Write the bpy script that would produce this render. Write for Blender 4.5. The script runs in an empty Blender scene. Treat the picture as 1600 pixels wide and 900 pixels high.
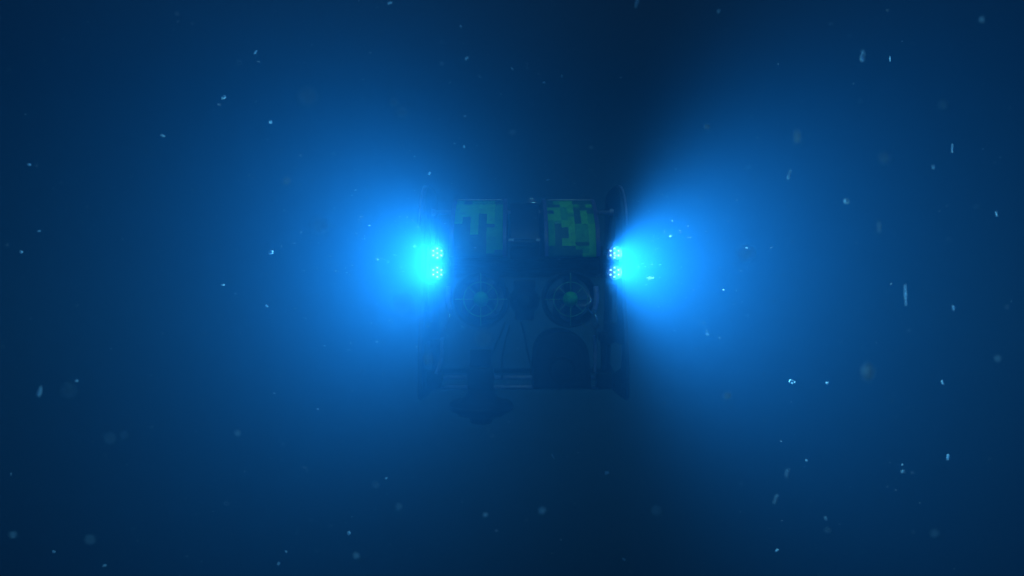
import bpy, bmesh, math, random
from mathutils import Vector, Matrix
R = math.radians
scene = bpy.context.scene
COL = scene.collection

# ------------------------------------------------------------------ camera
F = 4.0                                   # metres to the vehicle's front; 300 photo pixels per metre there
cam_d = bpy.data.cameras.new('camera')
cam = bpy.data.objects.new('camera', cam_d)
COL.objects.link(cam)
cam.location = (0, 0, 0)
cam.rotation_euler = (R(90), 0, 0)
cam_d.lens = 27.0
cam_d.sensor_width = 36.0
cam_d.clip_start = 0.02
cam_d.clip_end = 200
cam_d.dof.use_dof = True
cam_d.dof.focus_distance = 3.9
cam_d.dof.aperture_fstop = 27.0 / 15.0    # a 15 mm wide pupil: specks close to the lens blur into discs
scene.camera = cam

# ------------------------------------------------------------------ world: dim blue daylight coming down from far above
world = bpy.data.worlds.new('World')
scene.world = world
world.use_nodes = True
wn, wl = world.node_tree.nodes, world.node_tree.links
bg = wn['Background']
tc = wn.new('ShaderNodeTexCoord')
sp = wn.new('ShaderNodeSeparateXYZ')
ramp = wn.new('ShaderNodeValToRGB')
mr = wn.new('ShaderNodeMapRange')
mr.inputs['From Min'].default_value = -1
mr.inputs['From Max'].default_value = 1
wl.new(tc.outputs['Generated'], sp.inputs[0])
wl.new(sp.outputs['Z'], mr.inputs['Value'])
wl.new(mr.outputs[0], ramp.inputs[0])
wl.new(ramp.outputs[0], bg.inputs['Color'])
e = ramp.color_ramp.elements
e[0].position, e[0].color = 0.22, (0.012, 0.08, 0.13, 1)
e[1].position, e[1].color = 1.0, (0.30, 0.60, 0.80, 1)
m_ = ramp.color_ramp.elements.new(0.62)
m_.color = (0.015, 0.10, 0.16, 1)
m2_ = ramp.color_ramp.elements.new(0.49)
m2_.color = (0.05, 0.33, 0.52, 1)
bg.inputs['Strength'].default_value = 0.38

# what is left of the sun at this depth, scattered wide by the water above
sun_d = bpy.data.lights.new('sun', 'SUN')
sun_d.energy = 5.0
sun_d.angle = R(25)
sun_d.color = (0.26, 0.92, 1.0)
sun = bpy.data.objects.new('sun', sun_d)
COL.objects.link(sun)
sun.rotation_euler = Vector((0.10, 0.62, -0.78)).to_track_quat('-Z', 'Y').to_euler()

# ------------------------------------------------------------------ exposure and sampling
scene.view_settings.view_transform = 'Standard'
scene.view_settings.look = 'None'
scene.view_settings.exposure = 0
scene.view_settings.gamma = 1
scene.view_settings.use_curve_mapping = False
scene.render.engine = 'CYCLES'
cy = scene.cycles
cy.volume_bounces = 0
cy.max_bounces = 8
cy.sample_clamp_indirect = 2.0
cy.use_denoising = True

# lamp settings used by the lamp builder
LAMP = {
    'port': dict(watts=490, aim=(-0.575, -0.815, -0.06), cone=122, blend=1.0),
    'starboard': dict(watts=900, aim=(0.82, -0.57, -0.10), cone=132, blend=0.85),
}

# ------------------------------------------------------------------ helpers
def material(name, base, rough=0.5, metal=0.0, noise=0.0, scale=20.0, spec=0.5, bump=0.0):
    m = bpy.data.materials.new(name)
    m.use_nodes = True
    n, l = m.node_tree.nodes, m.node_tree.links
    b = n['Principled BSDF']
    b.inputs['Roughness'].default_value = rough
    b.inputs['Metallic'].default_value = metal
    b.inputs['Specular IOR Level'].default_value = spec
    t = n.new('ShaderNodeTexCoord')
    nz = n.new('ShaderNodeTexNoise')
    nz.inputs['Scale'].default_value = scale
    nz.inputs['Detail'].default_value = 6
    l.new(t.outputs['Object'], nz.inputs['Vector'])
    rp = n.new('ShaderNodeValToRGB')
    lo, hi = [c * (1 - noise) for c in base], [min(1, c * (1 + noise)) for c in base]
    rp.color_ramp.elements[0].position = 0.35
    rp.color_ramp.elements[0].color = (*lo, 1)
    rp.color_ramp.elements[1].position = 0.68
    rp.color_ramp.elements[1].color = (*hi, 1)
    l.new(nz.outputs['Fac'], rp.inputs[0])
    l.new(rp.outputs[0], b.inputs['Base Color'])
    if bump:
        bp = n.new('ShaderNodeBump')
        bp.inputs['Strength'].default_value = bump
        bp.inputs['Distance'].default_value = 0.004
        l.new(nz.outputs['Fac'], bp.inputs['Height'])
        l.new(bp.outputs[0], b.inputs['Normal'])
    return m

M = {}
M['frame'] = material('black_polymer', (0.016, 0.019, 0.026), 0.55, 0, .35, 14, bump=.15)
M['panel'] = material('dark_painted_metal', (0.016, 0.020, 0.028), 0.5, 0, .4, 22, bump=.12)
M['pipe'] = material('blue_grey_pipe', (0.36, 0.36, 0.56), 0.35, 0.1, .25, 18)
M['trim'] = material('violet_grey_trim', (0.12, 0.12, 0.30), 0.38, 0, .2, 16)
M['green'] = material('camouflage_green', (0.18, 0.82, 0.05), 0.6, 0, .15, 30)
M['moss'] = material('camouflage_moss', (0.09, 0.55, 0.09), 0.6, 0, .15, 30)
M['navy'] = material('camouflage_navy', (0.05, 0.20, 0.12), 0.6, 0, .15, 30)
M['hub'] = material('green_cap', (0.08, 0.85, 0.10), 0.45, 0, .12, 40)
M['wire'] = material('pale_green_wire', (0.30, 0.60, 0.30), 0.35, 0.1, .15, 40)
M['blade'] = material('grey_blade', (0.14, 0.15, 0.22), 0.3, 0.1, .2, 30)
M['steel'] = material('brushed_steel', (0.80, 0.84, 0.88), 0.22, 0.9, .12, 50)
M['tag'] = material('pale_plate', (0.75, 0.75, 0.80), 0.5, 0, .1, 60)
M['glass'] = material('dark_dome_acrylic', (0.010, 0.014, 0.022), 0.08, 0, .1, 10, spec=.7)
M['rubber'] = material('black_rubber', (0.009, 0.010, 0.013), 0.75, 0, .3, 30, bump=.2)

def emitter(name, col, s):
    m = bpy.data.materials.new(name)
    m.use_nodes = True
    b = m.node_tree.nodes['Principled BSDF']
    b.inputs['Base Color'].default_value = (.8, .8, .8, 1)
    b.inputs['Emission Color'].default_value = (*col, 1)
    b.inputs['Emission Strength'].default_value = s
    m.cycles.emission_sampling = 'NONE'
    return m
M['led'] = emitter('lit_led', (0.85, 1.0, 0.45), 3.6)

# flakes: thin ragged scraps that let light through from behind
def flake_material(name, col):
    m = bpy.data.materials.new(name)
    m.use_nodes = True
    n, l = m.node_tree.nodes, m.node_tree.links
    n.remove(n['Principled BSDF'])
    d = n.new('ShaderNodeBsdfDiffuse')
    t = n.new('ShaderNodeBsdfTranslucent')
    mx = n.new('ShaderNodeMixShader')
    mx.inputs[0].default_value = 0.65
    tc = n.new('ShaderNodeTexCoord')
    nz = n.new('ShaderNodeTexNoise')
    nz.inputs['Scale'].default_value = 300
    rp = n.new('ShaderNodeValToRGB')
    rp.color_ramp.elements[0].color = (*[c * .8 for c in col], 1)
    rp.color_ramp.elements[1].color = (*col, 1)
    l.new(tc.outputs['Object'], nz.inputs['Vector'])
    l.new(nz.outputs['Fac'], rp.inputs[0])
    l.new(rp.outputs[0], d.inputs['Color'])
    l.new(rp.outputs[0], t.inputs['Color'])
    l.new(d.outputs[0], mx.inputs[1])
    l.new(t.outputs[0], mx.inputs[2])
    l.new(mx.outputs[0], n['Material Output'].inputs['Surface'])
    return m
M['flake'] = flake_material('pale_organic_flake', (0.52, 0.76, 1.0))
M['dust'] = flake_material('fine_silt', (0.45, 0.55, 0.75))

def at(px, py, Y=F):
    """A point of the place seen at photo pixel px, py and Y metres ahead."""
    return Vector(((px - 800) / 300 * Y / F, Y, (450 - py) / 300 * Y / F))

def tag(o, label=None, cat=None, group=None, kind=None):
    if label: o['label'] = label
    if cat: o['category'] = cat
    if group: o['group'] = group
    if kind: o['kind'] = kind
    return o

class MB:
    def __init__(self):
        self.bm = bmesh.new()
    def box(self, c, s, rot=None, bevel=0.0):
        b = bmesh.new()
        bmesh.ops.create_cube(b, size=1)
        bmesh.ops.scale(b, vec=s, verts=b.verts)
        if bevel:
            bmesh.ops.bevel(b, geom=b.edges[:], offset=bevel, segments=2, affect='EDGES', profile=.6)
        if rot: bmesh.ops.rotate(b, cent=(0, 0, 0), matrix=rot, verts=b.verts)
        bmesh.ops.translate(b, vec=c, verts=b.verts)
        return self._take(b)
    def span(self, a, b, bevel=0.0):
        a, b = Vector(a), Vector(b)
        d = b - a
        return self.box((a + b) / 2, (abs(d.x), abs(d.y), abs(d.z)), bevel=bevel)
    def _take(self, b):
        me = bpy.data.meshes.new('tmp')
        b.to_mesh(me)
        b.free()
        self.bm.from_mesh(me)
        bpy.data.meshes.remove(me)
        return self
    def tube(self, pts, r, seg=12, closed=False, caps=True):
        pts = [Vector(p) for p in pts]
        n = len(pts)
        b = self.bm
        rings = []
        ref = None
        for i, p in enumerate(pts):
            if closed: t = pts[(i + 1) % n] - pts[i - 1]
            else: t = pts[min(i + 1, n - 1)] - pts[max(i - 1, 0)]
            t.normalize()
            if ref is None:
                ref = t.orthogonal().normalized()
            ref = (ref - t * ref.dot(t)).normalized()
            v = t.cross(ref)
            rr = r[i] if isinstance(r, (list, tuple)) else r
            rings.append([b.verts.new(p + (ref * math.cos(a) + v * math.sin(a)) * rr)
                          for a in [2 * math.pi * k / seg for k in range(seg)]])
        m = n if closed else n - 1
        for i in range(m):
            A, B = rings[i], rings[(i + 1) % n]
            for k in range(seg):
                f = b.faces.new((A[k], A[(k + 1) % seg], B[(k + 1) % seg], B[k]))
                f.smooth = True
        if caps and not closed:
            b.faces.new(rings[0][::-1])
            b.faces.new(rings[-1])
        return self
    def lathe(self, prof, c, axis='Y', seg=40, smooth=True):
        """prof: (radius, along) pairs turned about an axis through c."""
        b = self.bm
        c = Vector(c)
        rings = []
        for r, h in prof:
            ring = []
            for k in range(seg):
                a = 2 * math.pi * k / seg
                if axis == 'Y': p = Vector((r * math.cos(a), h, r * math.sin(a)))
                elif axis == 'Z': p = Vector((r * math.cos(a), r * math.sin(a), h))
                else: p = Vector((h, r * math.cos(a), r * math.sin(a)))
                ring.append(b.verts.new(c + p))
                if r < 1e-6: break
            rings.append(ring)
        for A, B in zip(rings, rings[1:]):
            for k in range(seg):
                k2 = (k + 1) % seg
                if len(A) == 1 and len(B) == 1: break
                if len(A) == 1: f = b.faces.new((A[0], B[k2], B[k]))
                elif len(B) == 1: f = b.faces.new((A[k], A[k2], B[0]))
                else: f = b.faces.new((A[k], A[k2], B[k2], B[k]))
                f.smooth = smooth
        return self
    def plate(self, outline, holes, x, thick, bevel=0.006):
        """A plate in the Y-Z plane with holes, thick metres deep in X."""
        b = bmesh.new()
        def loop(pts):
            vs = [b.verts.new((0, y, z)) for y, z in pts]
            return [b.edges.new((vs[i], vs[(i + 1) % len(vs)])) for i in range(len(vs))]
        ed = loop(outline)
        for h in holes: ed += loop(h)
        bmesh.ops.triangle_fill(b, use_beauty=True, use_dissolve=False, edges=ed)
        r = bmesh.ops.extrude_face_region(b, geom=b.faces[:])
        bmesh.ops.translate(b, vec=(thick, 0, 0), verts=[v for v in r['geom'] if isinstance(v, bmesh.types.BMVert)])
        bmesh.ops.recalc_face_normals(b, faces=b.faces[:])
        if bevel:
            es = [e_ for e_ in b.edges if len(e_.link_faces) == 2 and e_.calc_face_angle(0) > R(60)]
            bmesh.ops.bevel(b, geom=es, offset=bevel, segments=2, affect='EDGES', profile=.6)
        bmesh.ops.translate(b, vec=(x, 0, 0), verts=b.verts)
        return self._take(b)
    def extrude_xz(self, outline, y0, y1, bevel=0.0):
        b = bmesh.new()
        vs = [b.verts.new((x, y0, z)) for x, z in outline]
        f = b.faces.new(vs)
        r = bmesh.ops.extrude_face_region(b, geom=[f])
        bmesh.ops.translate(b, vec=(0, y1 - y0, 0), verts=[v for v in r['geom'] if isinstance(v, bmesh.types.BMVert)])
        bmesh.ops.recalc_face_normals(b, faces=b.faces[:])
        if bevel:
            es = [e_ for e_ in b.edges if e_.calc_face_angle(0) > R(50)]
            bmesh.ops.bevel(b, geom=es, offset=bevel, segments=2, affect='EDGES', profile=.6)
        return self._take(b)
    def build(self, name, mats, parent=None, origin=None):
        if parent is not None and origin is None: origin = ROOT
        o_ = Vector(origin) if origin is not None else Vector((0, 0, 0))
        me = bpy.data.meshes.new(name)
        bmesh.ops.translate(self.bm, vec=-o_, verts=self.bm.verts)
        self.bm.normal_update()
        self.bm.to_mesh(me)
        self.bm.free()
        for m in (mats if isinstance(mats, (list, tuple)) else [mats]): me.materials.append(m)
        o = bpy.data.objects.new(name, me)
        COL.objects.link(o)
        if parent is not None: o.parent = parent
        else: o.location = o_
        return o

# ------------------------------------------------------------------ the water: one closed box of even, scattering blue water
w = MB()
w.span((-7, -2.5, -4), (7, 7.5, 4))
haze = w.build('haze', [], None, (0, 5, 0))
hm = bpy.data.materials.new('sea_water_volume')
hm.use_nodes = True
hn, hl = hm.node_tree.nodes, hm.node_tree.links
hn.remove(hn['Principled BSDF'])
pv = hn.new('ShaderNodeVolumePrincipled')
pv.inputs['Color'].default_value = (0.007, 0.063, 0.200, 1)
pv.inputs['Absorption Color'].default_value = (0, 0, 0, 1)
pv.inputs['Density'].default_value = 0.36
pv.inputs['Anisotropy'].default_value = 0.65
hl.new(pv.outputs[0], hn['Material Output'].inputs['Volume'])
haze.data.materials.append(hm)
tag(haze, 'deep blue murky sea water filling the whole view', 'water', kind='stuff')

# ------------------------------------------------------------------ the underwater vehicle
ROOT = Vector((0.06, 4.35, -0.62))
rov = bpy.data.objects.new('underwater_robot', None)
COL.objects.link(rov)
rov.location = ROOT
rov.empty_display_size = .2
tag(rov, 'boxy dark underwater robot with glowing lamps on both sides and green pixel camouflage floats', 'underwater robot')

# --- side plates
def arc(cy_, cz, ry, rz, a0, a1, n=10):
    return [(cy_ + ry * math.cos(R(a0 + (a1 - a0) * i / n)), cz + rz * math.sin(R(a0 + (a1 - a0) * i / n))) for i in range(n + 1)]
def side_outline():
    o = []
    o += arc(4.36, 0.33, 0.34, 0.245, 180, 90, 10)        # front top curve, front edge at 4.02
    o += arc(4.62, 0.475, 0.14, 0.10, 90, 0, 5)
    o += [(4.76, 0.05), (4.84, -0.25), (4.90, -0.55)]
    o += [(4.86, -0.600), (4.40, -0.585), (3.98, -0.575)]
    o += arc(3.945, -0.52, 0.055, 0.055, 290, 180, 6)
    o += [(3.90, -0.34), (3.93, -0.25), (4.01, -0.06), (4.03, 0.05)]
    return o
low_hole = [(4.00, -0.30), (4.30, -0.30), (4.62, -0.34), (4.66, -0.46), (4.40, -0.49), (4.05, -0.42)]
mid_hole = [(4.20, 0.02), (4.56, 0.02), (4.60, -0.20), (4.22, -0.20)]
top_hole = arc(4.45, 0.33, 0.16, 0.10, 0, 330, 11)
for sx, px in ((-1, 657), (1, 978)):
    x = at(px, 400, 4.02).x
    s = MB()
    s.plate(side_outline(), [low_hole, mid_hole, top_hole], x if sx < 0 else x - 0.022, 0.022, 0.005)
    for (y, z) in ((4.14, .38), (4.62, .5), (4.7, .1), (4.10, -.12), (3.95, -.5), (4.8, -.52), (4.3, -.54)):
        s.lathe([(0.0, 0.030), (.012, .030), (.014, .022), (.014, 0)] if sx < 0 else [(0, -.030), (.012, -.030), (.014, -.022), (.014, 0)],
                (x, y, z), 'X', 10)
    o = s.build('side_plate', M['frame'], rov)
    k = MB()
    pl = [Vector((x + (-.004 if sx < 0 else .004), y, z)) for y, z in side_outline()]
    # bead round the top corner's front, coloured pale to imitate its lit edge
    front = [p for p in pl if p.y < 4.34 and p.z > .33]
    front = sorted(front, key=lambda p: -p.z)
    k.tube([p + Vector((0, -.004, 0)) for p in front], 0.0055, 8)
    k.build('lit_edge_bead', M['pipe'], o)

# --- floats with pixel camouflage
def float_profile(t):
    """t from 0 at the front's bottom to 1 at its top: (Y, Z)."""
    return 4.0 + 0.27 * t ** 2.4, 0.160 + 0.320 * t
CAMO_R = ["0122000", "0022102", "2212000", "0212020", "2211021", "2212021", "1122021", "1022112",
          "1002112", "1002112", "1002112", "1022112", "1022002", "0000112", "0000012", "0000022"]
CAMO_L = ["101110", "222221", "222221", "222221", "222021", "202021", "202021", "002001",
          "002011", "002011", "000011", "000011", "000011", "000011", "000010", "000000"]
def float_block(x0, x1, camo):
    nr, nc = len(camo), len(camo[0])
    e0, e1 = x0 + 0.022, x1 - 0.022
    xs = [e0 + (e1 - e0) * i / nc for i in range(nc + 1)]
    m = MB()
    b = m.bm
    prof = [float_profile(1 - i / nr) for i in range(nr + 1)]
    top = [(4.95, 0.50), (4.36, 0.50), (4.31, 0.4965)]
    allp = top + prof
    rows = [[b.verts.new((x, y, z)) for x in xs] for y, z in allp]
    for i in range(len(allp) - 1):
        for j in range(nc):
            f = b.faces.new((rows[i][j], rows[i + 1][j], rows[i + 1][j + 1], rows[i][j + 1]))
            r = i - len(top)
            f.material_index = int(camo[r][j]) if r >= 0 else (int(camo[0][j]))
            f.smooth = True
    # close the block: underside, rear and ends
    c = [(4.95, 0.16)]
    q = [b.verts.new((x, 4.95, 0.16)) for x in xs]
    for j in range(nc):
        b.faces.new((rows[-1][j], q[j], q[j + 1], rows[-1][j + 1]))
        b.faces.new((q[j], rows[0][j], rows[0][j + 1], q[j + 1]))
    for j, rev in ((0, False), (nc, True)):
        vs = [r[j] for r in rows] + [q[j]]
        b.faces.new(vs[::-1] if rev else vs)
    fb = m.build('float_block', [M['navy'], M['moss'], M['green']], rov)
    # raised end bands
    for a0, a1 in ((x0, e0 - .0005), (e1 + .0005, x1)):
        t = MB()
        out = [(y - .008, z + .006) for y, z in [(4.95, .502), (4.37, .502)] + [float_profile(1 - i / 20) for i in range(21)]]
        t.plate([(y + 0, z) for y, z in out] + [(4.93, 0.158)], [], a0, a1 - a0, 0.004)
        t.build('end_band', M['trim'], fb)
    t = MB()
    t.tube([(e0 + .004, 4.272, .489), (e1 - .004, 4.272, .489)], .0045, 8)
    t.build('top_highlight_strip', M['tag'], fb)  # thin pale tube in place of the highlight along the top front edge
    return fb
float_block(at(703, 0, 4.05).x, at(792, 0, 4.05).x, CAMO_L)
float_block(at(850, 0, 4.05).x, at(936.5, 0, 4.05).x, CAMO_R)

# --- housing between the floats
h = MB()
hx0, hx1 = at(794, 0, 4.06).x, at(847, 0, 4.06).x
h.plate([(y + .07, z - .006) for y, z in [(4.85, .50), (4.36, .50)] + [float_profile(1 - i / 14) for i in range(15)]] + [(4.9, .16)], [], hx0 + .012, hx1 - hx0 - .024, .006)
for k in range(3):
    h.box(((hx0 + hx1) / 2, 4.062, .22 + .0 + .018 * k), ((hx1 - hx0) * .72, .02, .008), bevel=.002)
hous = h.build('centre_housing', M['panel'], rov)
for px, wpx in ((798.5, 9), (841, 6.5)):
    c = at(px, 375, 4.045)
    t = MB()
    t.box(c, (wpx / 300, .012, 4 / 300), bevel=.002)
    t.box(c + Vector((0.004, -.008, -.003)), (wpx / 500, .01, .006), bevel=.001)
    t.build('latch', M['tag'], hous)
t = MB()
c = at(831, 316.5, 4.3)
t.tube([c + Vector((.018 * math.cos(R(a)), 0, .018 * math.sin(R(a)))) for a in range(0, 181, 15)], .006, 8)
t.box(c + Vector((0, 0, -.004)), (.06, .04, .008), bevel=.002)
t.build('lifting_eye', M['steel'], hous)

# --- cross bars between the side plates
for py, Y, r_, nm, x0p, x1p in ((332, 4.35, .011, 'upper_crossbar', 664, 972), (411, 4.6, .016, 'rear_crossbar', 664, 972)):
    t = MB()
    xl, xr = at(657, 0, 4.02).x + .02, at(978, 0, 4.02).x - .02
    z = at(0, py, Y).z
    t.tube([(xl, Y, z), (xr, Y, z)], r_, 14)
    for x in (xl + .012, xr - .012):
        t.lathe([(r_ + .010, -.012), (r_ + .010, .012)], (x, Y, z), 'X', 14)
    t.build(nm, M['pipe'], rov)
sk = at(0, 597, 4.18)
for py in (590, 605):
    t = MB()
    z = at(0, py, 4.18).z
    t.tube([(at(676, 0, 4.18).x, 4.18, z), (at(951, 0, 4.18).x, 4.18, z)], .012, 14)
    t.build('lower_crossbar', M['pipe'], rov)

# --- front panel under the floats: louvred, with bolts
t = MB()
xa, xb = at(704, 0, 4.08).x, at(939, 0, 4.08).x
t.span((xa, 4.09, at(0, 434, 4.08).z), (xb, 4.14, at(0, 402, 4.08).z), .004)
for py in (405.5, 410.5, 416, 421.5, 427):
    z = at(0, py, 4.07).z
    t.box(((xa + xb) / 2, 4.075, z), (xb - xa - .03, .03, .008), Matrix.Rotation(R(28), 3, 'X'), .0015)
pan = t.build('front_panel', M['panel'], rov)
for px in (712, 737, 760, 785, 812, 838, 863, 889, 912, 932):
    for py in (403.5, 432):
        t = MB()
        t.lathe([(0, -.008), (.006, -.008), (.007, 0)], at(px, py, 4.088), 'Y', 8)
        t.build('bolt', M['steel'], pan)

# --- headlamps
def headlamp(px, py, side):
    c = at(px, py, F)
    L = LAMP[side]
    m = MB()
    # cup: rear fins, barrel and front rim
    m.lathe([(0, .115), (.030, .115), (.034, .105), (.034, .098), (.029, .096), (.029, .088), (.036, .086), (.036, .078), (.030, .076),
             (.030, .068), (.038, .066), (.039, .010), (.040, -.004), (.037, -.007), (.035, -.004), (.033, .006), (0, .008)], c, 'Y', 28)
    lamp = m.build('headlamp', M['frame'], rov)
    for k in range(7):
        a = R(90 + 60 * (k - 1))
        d = Vector((0, 0, 0)) if k == 0 else Vector((.0238 * math.cos(a), 0, .0238 * math.sin(a)))
        t = MB()
        t.lathe([(0, -.0035), (.0030, -.003), (.0048, -.001), (.0054, .003), (.0054, .006)], c + d, 'Y', 12)
        t.build('led', M['led'], lamp)
    ld = bpy.data.lights.new('lamp_light', 'SPOT')
    ld.energy = L['watts']
    ld.color = (0.26, 0.86, 1.0)     # cool white LEDs
    ld.spot_size = R(L['cone'])
    ld.spot_blend = L['blend']
    ld.shadow_soft_size = .055
    lo = bpy.data.objects.new('lamp_light', ld)
    COL.objects.link(lo)
    lo.parent = lamp
    lo.location = c + Vector((-0.012 if side == 'starboard' else .006, -.055, 0)) - ROOT
    lo.rotation_euler = Vector(L['aim']).to_track_quat('-Z', 'Y').to_euler()
for px, side, edge, inner in ((683.1, 'port', 668, 699), (960.4, 'starboard', 974.5, 942.5)):
    b = MB()
    xo, xi = at(edge, 0).x, at(inner, 0).x
    zt, zb = at(0, 384).z, at(0, 436).z
    b.span((xo - .004, 4.03, zb), (xo + .004, 4.14, zt), .002)
    b.span((xi - .004, 4.02, zb + .03), (xi + .004, 4.14, zt), .002)
    b.span((min(xo, xi), 4.118, zb + .005), (max(xo, xi), 4.135, zt - .005), .002)
    b.span((min(xo, xi) , 4.03, at(0, 411.5).z), (max(xo, xi), 4.12, at(0, 409).z), .002)
    b.build('lamp_bracket', M['panel'], rov)
    for py in (395.4, 425.4):
        headlamp(px, py, side)

# --- thrusters
def thruster(px, py, spin):
    Yc = 3.98
    c = at(px, py, Yc)
    m = MB()
    Ro, Ri = 44 / 300, 39 / 300
    m.lathe([(Ri - .012, .14), (Ri, .03), (Ri + .004, .0), ((Ro + Ri) / 2, -.010), (Ro, .0), (Ro + .004, .03), (Ro - .012, .14), (Ri - .012, .14)], c, 'Y', 56)
    th = m.build('thruster', M['rubber'], rov)
    g = MB()
    rg = 26.5 / 300
    g.tube([c + Vector((rg * math.cos(R(a)), -.012, rg * math.sin(R(a)))) for a in range(0, 360, 6)], .0022, 8, closed=True)
    for k in range(8):
        a = R(45 * k)
        d = Vector((math.cos(a), 0, math.sin(a)))
        r1 = (Ri + .01) if k % 2 == 0 else rg
        g.tube([c + d * .03 + Vector((0, -.016, 0)), c + d * rg + Vector((0, -.012, 0))] + ([c + d * r1 + Vector((0, -.004, 0))] if k % 2 == 0 else []), .0020, 6)
    g.build('guard', M['wire'], th)
    hb = MB()
    rh = 12 / 300
    hb.lathe([(0, -.034), (rh * .4, -.031), (rh * .75, -.022), (rh * .95, -.008), (rh, .01), (rh * .9, .09), (0, .10)], c, 'Y', 28)
    hb.build('hub', M['hub'], th)
    p = MB()
    for k in range(4):
        a0 = 90 * k + spin
        n = 7
        prev = None
        for i in range(n + 1):
            r = .036 + (.118 - .036) * i / n
            wdt = .018 + .026 * math.sin(math.pi * min(1, (i + 1.2) / (n + 1.4)))
            tw = R(52 - 26 * i / n)
            a = R(a0 + 12 * (i / n) ** 2 * 2)
            rd = Vector((math.cos(a), 0, math.sin(a)))
            td = Vector((-math.sin(a), 0, math.cos(a)))
            ch = td * math.cos(tw) + Vector((0, 1, 0)) * math.sin(tw)
            nn = ch.cross(rd).normalized() * .0025
            o_ = c + rd * r + Vector((0, .05, 0))
            ring = [p.bm.verts.new(o_ + ch * wdt + nn * .2), p.bm.verts.new(o_ + nn), p.bm.verts.new(o_ - ch * wdt), p.bm.verts.new(o_ - nn)]
            if prev:
                for q in range(4):
                    f = p.bm.faces.new((prev[q], prev[(q + 1) % 4], ring[(q + 1) % 4], ring[q]))
                    f.smooth = True
            else: p.bm.faces.new(ring[::-1])
            prev = ring
        p.bm.faces.new(prev)
    p.build('propeller', M['blade'], th)
    # mount behind
    s = MB()
    s.lathe([(.045, .10), (.045, .32), (.03, .35), (0, .36)], c, 'Y', 24)
    s.box(c + Vector((0, .20, .07)), (.05, .10, .10), bevel=.008)
    s.build('motor', M['panel'], th)
thruster(751.3, 467.5, 20)
thruster(891.5, 467.5, 62)

# --- camera dome between the thrusters
c = at(820, 470, 4.02)
t = MB()
t.lathe([(0, -.0), (.02, .002), (.052, .02), (.072, .05), (.080, .09), (.080, .34), (.07, .36), (0, .36)], c, 'Y', 32)
cd = t.build('camera_pod', M['frame'], rov)
t = MB()
t.lathe([(0, -.03), (.018, -.027), (.034, -.014), (.042, .008), (.042, .02)], c, 'Y', 28)
t.build('lens_dome', M['glass'], cd)
t = MB()
t.box(c + Vector((0, .12, -.075)), (.10, .20, .06), bevel=.012)
t.build('pod_mount', M['frame'], cd)
t = MB()
t.box(c + Vector((0, .15, .085)), (.12, .20, .05), bevel=.012)
t.build('pod_mount', M['frame'], cd)

# --- arched hood at lower right
ax = (at(832, 0, 3.98).x, at(925, 0, 3.98).x)
zb = at(0, 608, 3.98).z
zt = at(0, 519, 3.98).z
cx = (ax[0] + ax[1]) / 2
hw = (ax[1] - ax[0]) / 2
out = [(ax[0], zb)]
for i in range(25):
    a = math.pi - math.pi * i / 24
    out.append((cx + hw * .93 * math.copysign(abs(math.cos(a)) ** .82, math.cos(a)), (zt - .155) + .155 * math.sin(a) ** .9))
out.append((ax[1], zb))
t = MB()
t.extrude_xz(out, 3.98, 4.42, .010)
hood = t.build('arched_hood', M['rubber'], rov)
inn = [(cx + (x - cx) * .80, zb + .02 + (z - zb) * .80) for x, z in out]
t = MB()
t.extrude_xz(inn, 3.972, 3.9785, .0)
t.build('hood_panel', M['panel'], hood)
t = MB()
t.lathe([(.060, -.010), (.066, -.016), (.072, -.010), (.072, 0)], Vector((cx, 3.971, zb + .10)), 'Y', 36)
t.lathe([(0, -.006), (.050, -.006), (.052, 0)], Vector((cx, 3.971, zb + .10)), 'Y', 36)
t.build('port_ring', M['rubber'], hood)

# --- sonar mast at lower left
Ys = 3.86
t = MB()
t.span(at(730, 609, Ys - .07), at(772, 571, Ys + .07), .008)
t.span(at(734, 573, Ys + .0), at(768, 545, Ys + .05), .006)
mast = t.build('sonar_mast', M['frame'], rov)
c = at(752, 634, Ys)
t = MB()
t.lathe([(0, .095), (.062, .095), (.068, .084), (.076, .052), (.104, .026), (.150, .022), (.158, .010), (.160, -.012), (.152, -.022),
         (.128, -.028), (.118, -.044), (.074, -.052), (.058, -.060), (.054, -.082), (.044, -.088), (0, -.088)], c, 'Z', 44)
head = t.build('sonar_head', M['rubber'], rov)
t = MB()
t.lathe([(.1605, .006), (.1635, .004), (.1635, -.006), (.1605, -.008)], c, 'Z', 44)
t.build('rim_band', M['frame'], head)
for k in range(10):
    a = R(36 * k + 8)
    t = MB()
    t.lathe([(0, .034), (.006, .034), (.007, .022)], c + Vector((.128 * math.cos(a), .128 * math.sin(a), -.008)), 'Z', 8)
    t.build('bolt', M['panel'], head)
# V-shaped hoses from the pod to the mast and the hood
for pts in ([(790, 503), (780, 527), (768, 556), (763, 574)], [(814, 503), (819, 520), (823, 545), (831, 575)], [(797, 508), (790, 530), (785, 560), (784, 592)]):
    t = MB()
    t.tube([at(x, y, 4.10 - .0 * i) for i, (x, y) in enumerate(pts)], .006, 8)
    t.build('hose', M['rubber'], rov)

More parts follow.
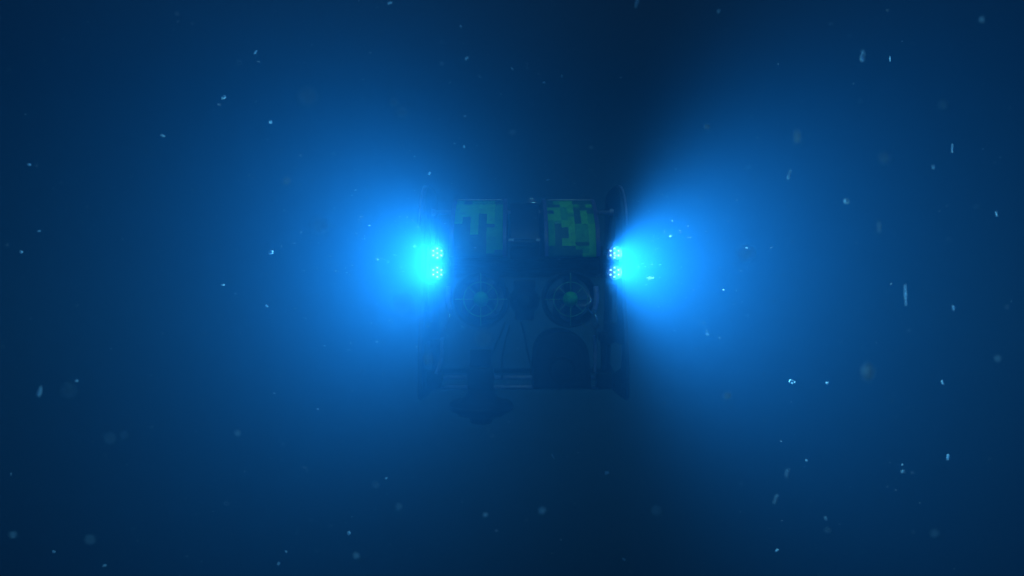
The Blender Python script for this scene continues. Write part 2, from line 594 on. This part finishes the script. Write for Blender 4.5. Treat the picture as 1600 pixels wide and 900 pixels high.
# --- arms folded against each side
def curve(pts, n=8):
    out = []
    P = [Vector(p) for p in pts]
    for i in range(len(P) - 1):
        p0, p1, p2, p3 = P[max(i - 1, 0)], P[i], P[i + 1], P[min(i + 2, len(P) - 1)]
        for k in range(n):
            s = k / n
            out.append(.5 * ((2 * p1) + (p2 - p0) * s + (2 * p0 - 5 * p1 + 4 * p2 - p3) * s * s + (3 * p1 - p0 - 3 * p2 + p3) * s ** 3))
    return out + [P[-1]]
arms = (
    [(701, 448, 3.97), (700, 468, 3.95), (704, 488, 3.95)],
    [(931, 448, 3.97), (932, 468, 3.95), (928, 488, 3.95)],
)
for A, rod, strut, low in (
        (arms[0], ((704.5, 487), (695.5, 515)), ((691, 527), (689.5, 560), (681.5, 584)), ((680, 540), (679, 590))),
        (arms[1], ((929, 487), (936, 515)), ((929, 524), (930, 552), (929.5, 582)), ((942, 528), (943, 590)))):
    t = MB()
    t.tube(curve([at(*p) for p in A]), .014, 12)
    arm = t.build('folded_arm', M['pipe'], rov)
    t = MB()
    t.tube([at(*rod[0], 3.93), at(*rod[1], 3.93)], .0075, 12)
    t.lathe([(.011, -.012), (.011, .012)], at(*rod[0], 3.93), 'Z', 12)
    t.lathe([(.011, -.010), (.011, .010)], at(*rod[1], 3.93), 'Z', 12)
    t.build('piston_rod', M['steel'], arm)
    t = MB()
    t.tube(curve([at(x, y, 4.0) for x, y in strut]), .010, 10)
    t.build('front_strut', M['pipe'], rov)
    t = MB()
    t.tube([at(*low[0], 4.14), at(*low[1], 4.14)], .014, 12)
    t.box(at(low[1][0], low[1][1] + 3, 4.14), (.08, .10, .09), bevel=.012)
    t.box(at(low[0][0], low[0][1] - 3, 4.14), (.05, .08, .05), bevel=.010)
    t.build('frame_post', M['frame'], rov)
# looped pale cable by the right-hand thruster
t = MB()
t.tube(curve([at(912, 452, 3.95), at(923, 468, 3.90), at(917, 480, 3.89), at(926, 492, 3.90), at(922, 502, 3.92), at(934, 514, 3.95), at(944, 520, 4.05)]), .0045, 8)
t.tube(curve([at(908, 503, 3.97), at(916, 512, 3.93), at(924, 506, 3.92), at(931, 521, 3.96), at(930, 540, 4.08)]), .0040, 8)
t.build('looped_cable', M['steel'], rov)

# --- pressure canisters and rear frame inside the side plates
for i, (px, py, r_) in enumerate(((752, 486, .075), (889, 486, .075))):
    t = MB()
    c = at(px, py, 4.5)
    t.lathe([(0, -.10), (r_ - .01, -.10), (r_, -.09), (r_, .40), (r_ - .01, .41), (0, .41)], c, 'Y', 28)
    t.build('pressure_canister', M['frame'], rov)
xl, xr = at(664, 0, 4.02).x, at(972, 0, 4.02).x
for Y, z in ((4.75, .10), (4.82, -.52)):
    t = MB()
    t.tube([(xl, Y, z), (xr, Y, z)], .016, 12)
    t.build('rear_frame', M['frame'], rov)

# ------------------------------------------------------------------ drifting flakes (marine snow), each one a thing of its own
random.seed(11)
def flake(px, py, dist, length, width, tilt, label, name='marine_flake', group='drifting flakes of marine snow', shards=None):
    """length and width in photo pixels; tilt in degrees from upright towards the right."""
    c = at(px, py, dist)
    k = dist / 1200.0
    if dist > 2.1: k *= .84
    L, W = length * k, width * k
    b = bmesh.new()
    n = shards or (13 if dist < 1.4 else 0) or max(10, int(10 + 3 * length / max(width, 1) * 2))
    rot = Matrix.Rotation(R(tilt), 3, 'Y')
    for i in range(n):
        while True:
            p = Vector((random.uniform(-1, 1), random.uniform(-1, 1), random.uniform(-1, 1)))
            if p.length < 1: break
        s = W * random.uniform(.30, .55)
        q = rot @ Vector((p.x * W * .36, p.y * W * .36, p.z * max(L * .5 - s * .5, W * .3)))
        ax_ = Vector((random.gauss(0, 1), random.gauss(0, 1), random.gauss(0, 1))).normalized()
        u = ax_.orthogonal().normalized()
        v = ax_.cross(u)
        m = random.choice((4, 5, 5, 6))
        a0 = random.uniform(0, 6.28)
        vs = []
        for j in range(m):
            a = a0 + 2 * math.pi * j / m
            rr = s * random.uniform(.55, 1.0)
            d = u * math.cos(a) * rr + v * math.sin(a) * rr + ax_ * s * random.uniform(-.15, .15)
            d = rot @ Vector((d.x, d.y, d.z * min(2.0, max(1, L / W * .6))))
            vs.append(b.verts.new(q + d))
        b.faces.new(vs)
    me = bpy.data.meshes.new(name)
    b.to_mesh(me)
    b.free()
    me.materials.append(M['flake'])
    o = bpy.data.objects.new(name, me)
    o.location = c
    COL.objects.link(o)
    tag(o, label, 'marine snow', group)
    return o

FLAKES = [
    # px, py, distance, length, width, tilt, label
    (423, 394, 2.9, 10, 9, 10, 'bright white lumpy flake drifting alone well left of the left lamp pair'),
    (545, 833, 2.8, 9, 6, 10, 'bright oval flake low in the dark water below the left glow'),
    (349, 152, 2.4, 10, 6, 60, 'small pale flake in the upper left water'),
    (671, 271, 2.9, 8, 4, 35, 'small bright slanted flake just above the left side plate'),
    (730, 91, 2.4, 9, 6, 50, 'pale slanted flake high above the left float block'),
    (1348, 88, 1.9, 21, 6, 8, 'bright upright elongated flake near the top right corner'),
    (1391, 92, 2.9, 11, 2, 0, 'thin hairline upright flake beside the elongated one at top right'),
    (1245, 215, 1.25, 24, 8, 4, 'soft blurred upright flake above the right glow'),
    (1382, 247, 0.85, 13, 11, 80, 'round blurred pale flake at upper right'),
    (1323, 314, 1.9, 8, 7, 20, 'small round flake right of the right glow'),
    (1374, 355, 1.5, 15, 4, -3, 'faint short upright flake right of the small round one'),
    (1233, 273, 1.9, 18, 3, 18, 'faint slanted streak of a flake under the soft blurred one'),
    (1415, 460, 2.0, 36, 2.5, -2, 'longest thin upright thread drifting at far right'),
    (1490, 481, 2.2, 11, 3, -10, 'short thin flake at far right beside the long thread'),
    (1358, 580, 0.95, 30, 15, 2, 'largest blurred pale flake at lower right'),
    (1237, 596, 2.9, 13, 8, -70, 'lumpy two lobed flake below the right glow'),
    (1292, 599, 2.9, 6, 4, -60, 'tiny flake between the lumpy flake and the large blurred flake'),
    (1473, 598, 2.4, 9, 3, -20, 'small slanted flake right of the large blurred flake'),
    (1481, 715, 2.4, 12, 5, 0, 'bright short upright flake at lower right'),
    (1230, 739, 1.7, 16, 4, 14, 'dim slanted streak of a flake below the right glow'),
    (1212, 781, 1.7, 18, 4, 18, 'dim slanted streak of a flake lowest of two at lower right'),
    (1214, 860, 2.4, 8, 4, 70, 'small bright flake at the bottom edge below the slanted streaks'),
    (1293, 828, 1.3, 8, 6, 10, 'small blurred flake near the bottom at right'),
    (948, 739, 2.6, 9, 6, 75, 'bright flake below the arched hood in the dark water'),
    (975, 874, 2.6, 8, 4, -65, 'small flake at the bottom edge under the robot'),
    (995, 4, 1.8, 16, 4, 16, 'slanted flake cut by the top edge of the view'),
    (62, 613, 1.7, 17, 5, 14, 'slanted pale streak of a flake at far left'),
    (107, 610, 0.62, 9, 8, 0, 'large pale disc shaped flake at far left beside the slanted streak'),
    (172, 684, 0.80, 7, 6, 0, 'dim pale disc shaped flake at lower left'),
    (194, 680, 1.0, 5, 5, 0, 'fainter small disc touching the dim disc at lower left'),
    (19, 836, 1.15, 7, 6, 0, 'small disc shaped flake at the left edge near the bottom'),
    (141, 843, 0.85, 6, 6, 0, 'dim round flake low at left between two tiny bright ones'),
    (163, 884, 2.5, 8, 4, 70, 'tiny bright flake at the bottom edge at left'),
    (84, 862, 2.3, 7, 4, -60, 'tiny dim flake near the bottom left corner'),
    (46, 257, 2.5, 8, 4, -80, 'tiny horizontal flake at the left edge in the upper water'),
    (399, 82, 2.4, 9, 3, 35, 'small slanted flake in the upper left water above the pale small one'),
    (255, 212, 2.4, 9, 3, -70, 'tiny dim flake low in the upper left water'),
    (482, 150, 0.55, 10, 9, 0, 'large faint disc of a flake above the left glow'),
    (627, 175, 0.85, 6, 6, 0, 'faint small disc of a flake above the left glow nearer the robot'),
    (616, 160, 1.0, 5, 5, 0, 'faint smaller disc overlapping another above the left glow'),
    (500, 353, 0.60, 12, 10, 0, 'clear round teal disc of a flake left of the left lamps'),
    (1166, 396, 0.60, 11, 10, 0, 'clear round disc of a flake inside the right glow'),
    (630, 475, 0.46, 15, 13, 0, 'largest faint disc just below and left of the left lamps'),
    (755, 528, 0.62, 11, 10, 0, 'grey round disc in front of the robot under the left thruster'),
    (668, 562, 0.85, 9, 8, 0, 'small grey disc in front of the left side plate'),
    (1016, 434, 3.3, 13, 4, 88, 'bright horizontal dash of a flake beside the right lamps'),
    (1474, 163, 0.95, 7, 6, 0, 'faint round flake in the upper right water'),
    (448, 283, 1.2, 8, 7, 0, 'faint round flake at upper left of the left glow'),
    (1025, 797, 0.9, 7, 6, 0, 'dim round flake in the darkest water at bottom centre'),
    (847, 798, 1.2, 9, 6, 30, 'dim blurred flake near the bottom under the camera pod'),
    (623, 792, 1.2, 7, 6, 0, 'dim blurred flake near the bottom left of the sonar head'),
    (587, 758, 1.2, 6, 6, 0, 'fainter blurred flake under the left glow beside a tiny bright one'),
    (603, 747, 2.9, 6, 3, 80, 'tiny bright flake under the left glow'),
    (447, 862, 2.6, 6, 3, -60, 'tiny bright flake at the bottom edge under the left glow'),
    (435, 881, 2.2, 6, 5, 20, 'tiny round flake at the bottom edge under another'),
    (371, 677, 1.3, 7, 6, 0, 'small blurred flake below the left glow'),
    (878, 119, 2.6, 6, 4, 40, 'tiny flake in the dark water high above the robot'),
    (850, 129, 2.6, 6, 3, 80, 'tiny horizontal flake in the dark water above the centre housing'),
    (856, 281, 2.9, 8, 3, 85, 'small flat flake just above the right float block'),
    (725, 229, 2.6, 6, 4, -40, 'tiny flake a little above the left float block'),
    (720, 41, 2.6, 7, 3, -35, 'tiny slanted flake near the top edge left of centre'),
    (609, 5, 2.4, 9, 5, 70, 'small flake at the top edge above the left glow'),
    (1105, 198, 1.6, 8, 6, 0, 'dim small flake above the right glow'),
    (1123, 18, 1.9, 7, 4, 20, 'dim small flake near the top edge right of centre'),
    (864, 713, 2.6, 11, 2.5, -32, 'thin slanted thread below the robot'),
    (1410, 726, 2.9, 4, 3, 0, 'tiny upper speck of a close pair at lower right'),
    (1411, 737, 2.0, 6, 5, 0, 'tiny rounder lower speck of a close pair at lower right'),
    (1261, 719, 2.6, 5, 4, -30, 'tiny speck right of the dim slanted streak at lower right'),
    (1557, 333, 2.2, 10, 2.5, -3, 'thin short upright flake at the right edge'),
    (1488, 232, 2.2, 16, 2, 0, 'faint thin upright thread in the upper right water'),
    (1458, 260, 1.9, 7, 4, -20, 'tiny dim flake beside the faint upright thread at upper right'),
    (33, 394, 2.3, 7, 5, 80, 'tiny flake at the left edge at mid height'),
    (61, 361, 2.6, 6, 3, 75, 'tiny flat flake at the left edge above another'),
    (348, 445, 2.8, 8, 3, 85, 'small flat flake far left of the left lamps'),
    (120, 595, 2.5, 5, 4, 40, 'tiny speck just above the large disc at far left'),
    (17, 741, 2.6, 6, 2, 0, 'tiny upright flake at the left edge in the lower water'),
    (758, 805, 1.6, 7, 6, 0, 'dim speck near the bottom under the sonar head'),
    (557, 869, 1.3, 7, 7, 0, 'dim blurred flake at the bottom edge right of the oval bright one'),
    (417, 478, 2.6, 7, 3, -50, 'small slanted flake under the bright white lumpy one'),
    (423, 190, 2.3, 7, 5, -40, 'tiny pale flake at upper left above the left glow'),
    (1137, 618, 1.2, 8, 7, 0, 'faint blurred flake under the right glow'),
    (1290, 810, 2.0, 7, 3, -30, 'tiny dim flake just above a small blurred one near the bottom'),
    (800, 107, 2.6, 8, 2, -45, 'thin slanted flake above the middle of the robot'),
    (1534, 30, 1.4, 9, 5, 0, 'dim flake near the top right corner'),
    (1560, 560, 1.2, 8, 5, 0, 'dim blurred flake at the right edge'),
    (1460, 833, 1.0, 6, 6, 0, 'dim round flake near the bottom right corner'),
]
for f in FLAKES:
    flake(*f)

# fine silt nobody could count
random.seed(5)
b = bmesh.new()
for i in range(2900):
    d = random.uniform(1.2, 6.5)
    x = random.uniform(-.75, .75) * d
    z = random.uniform(-.42, .42) * d
    if 3.6 < d < 5.1 and -.65 < x < .75 and -.8 < z < .75: continue
    s = random.uniform(.0006, .0015) * (d / 3) ** .5
    el = random.choice((1, 1, 1.5, 3.0))
    if i > 1900:                                   # thicker silt stirred up round the lamps
        d = random.uniform(2.9, 3.9)
        q = random.choice((-.40, .54))
        x, z = q + random.gauss(0, .30), .13 + random.gauss(0, .22)
        s = random.uniform(.0003, .0008)
        el = random.choice((1, 2, 5, 9))
    c = Vector((x, d, z))
    vs = [b.verts.new(c + Vector((random.gauss(0, 1) * s * el, random.gauss(0, 1) * s, random.gauss(0, 1) * s * .8))) for _ in range(4)]
    for tri in ((0, 1, 2), (0, 2, 3), (0, 3, 1)):
        b.faces.new([vs[j] for j in tri])
me = bpy.data.meshes.new('suspended_silt')
b.to_mesh(me)
b.free()
me.materials.append(M['dust'])
silt = bpy.data.objects.new('suspended_silt', me)
COL.objects.link(silt)
tag(silt, 'fine pale silt suspended all through the blue water', 'silt', kind='stuff')
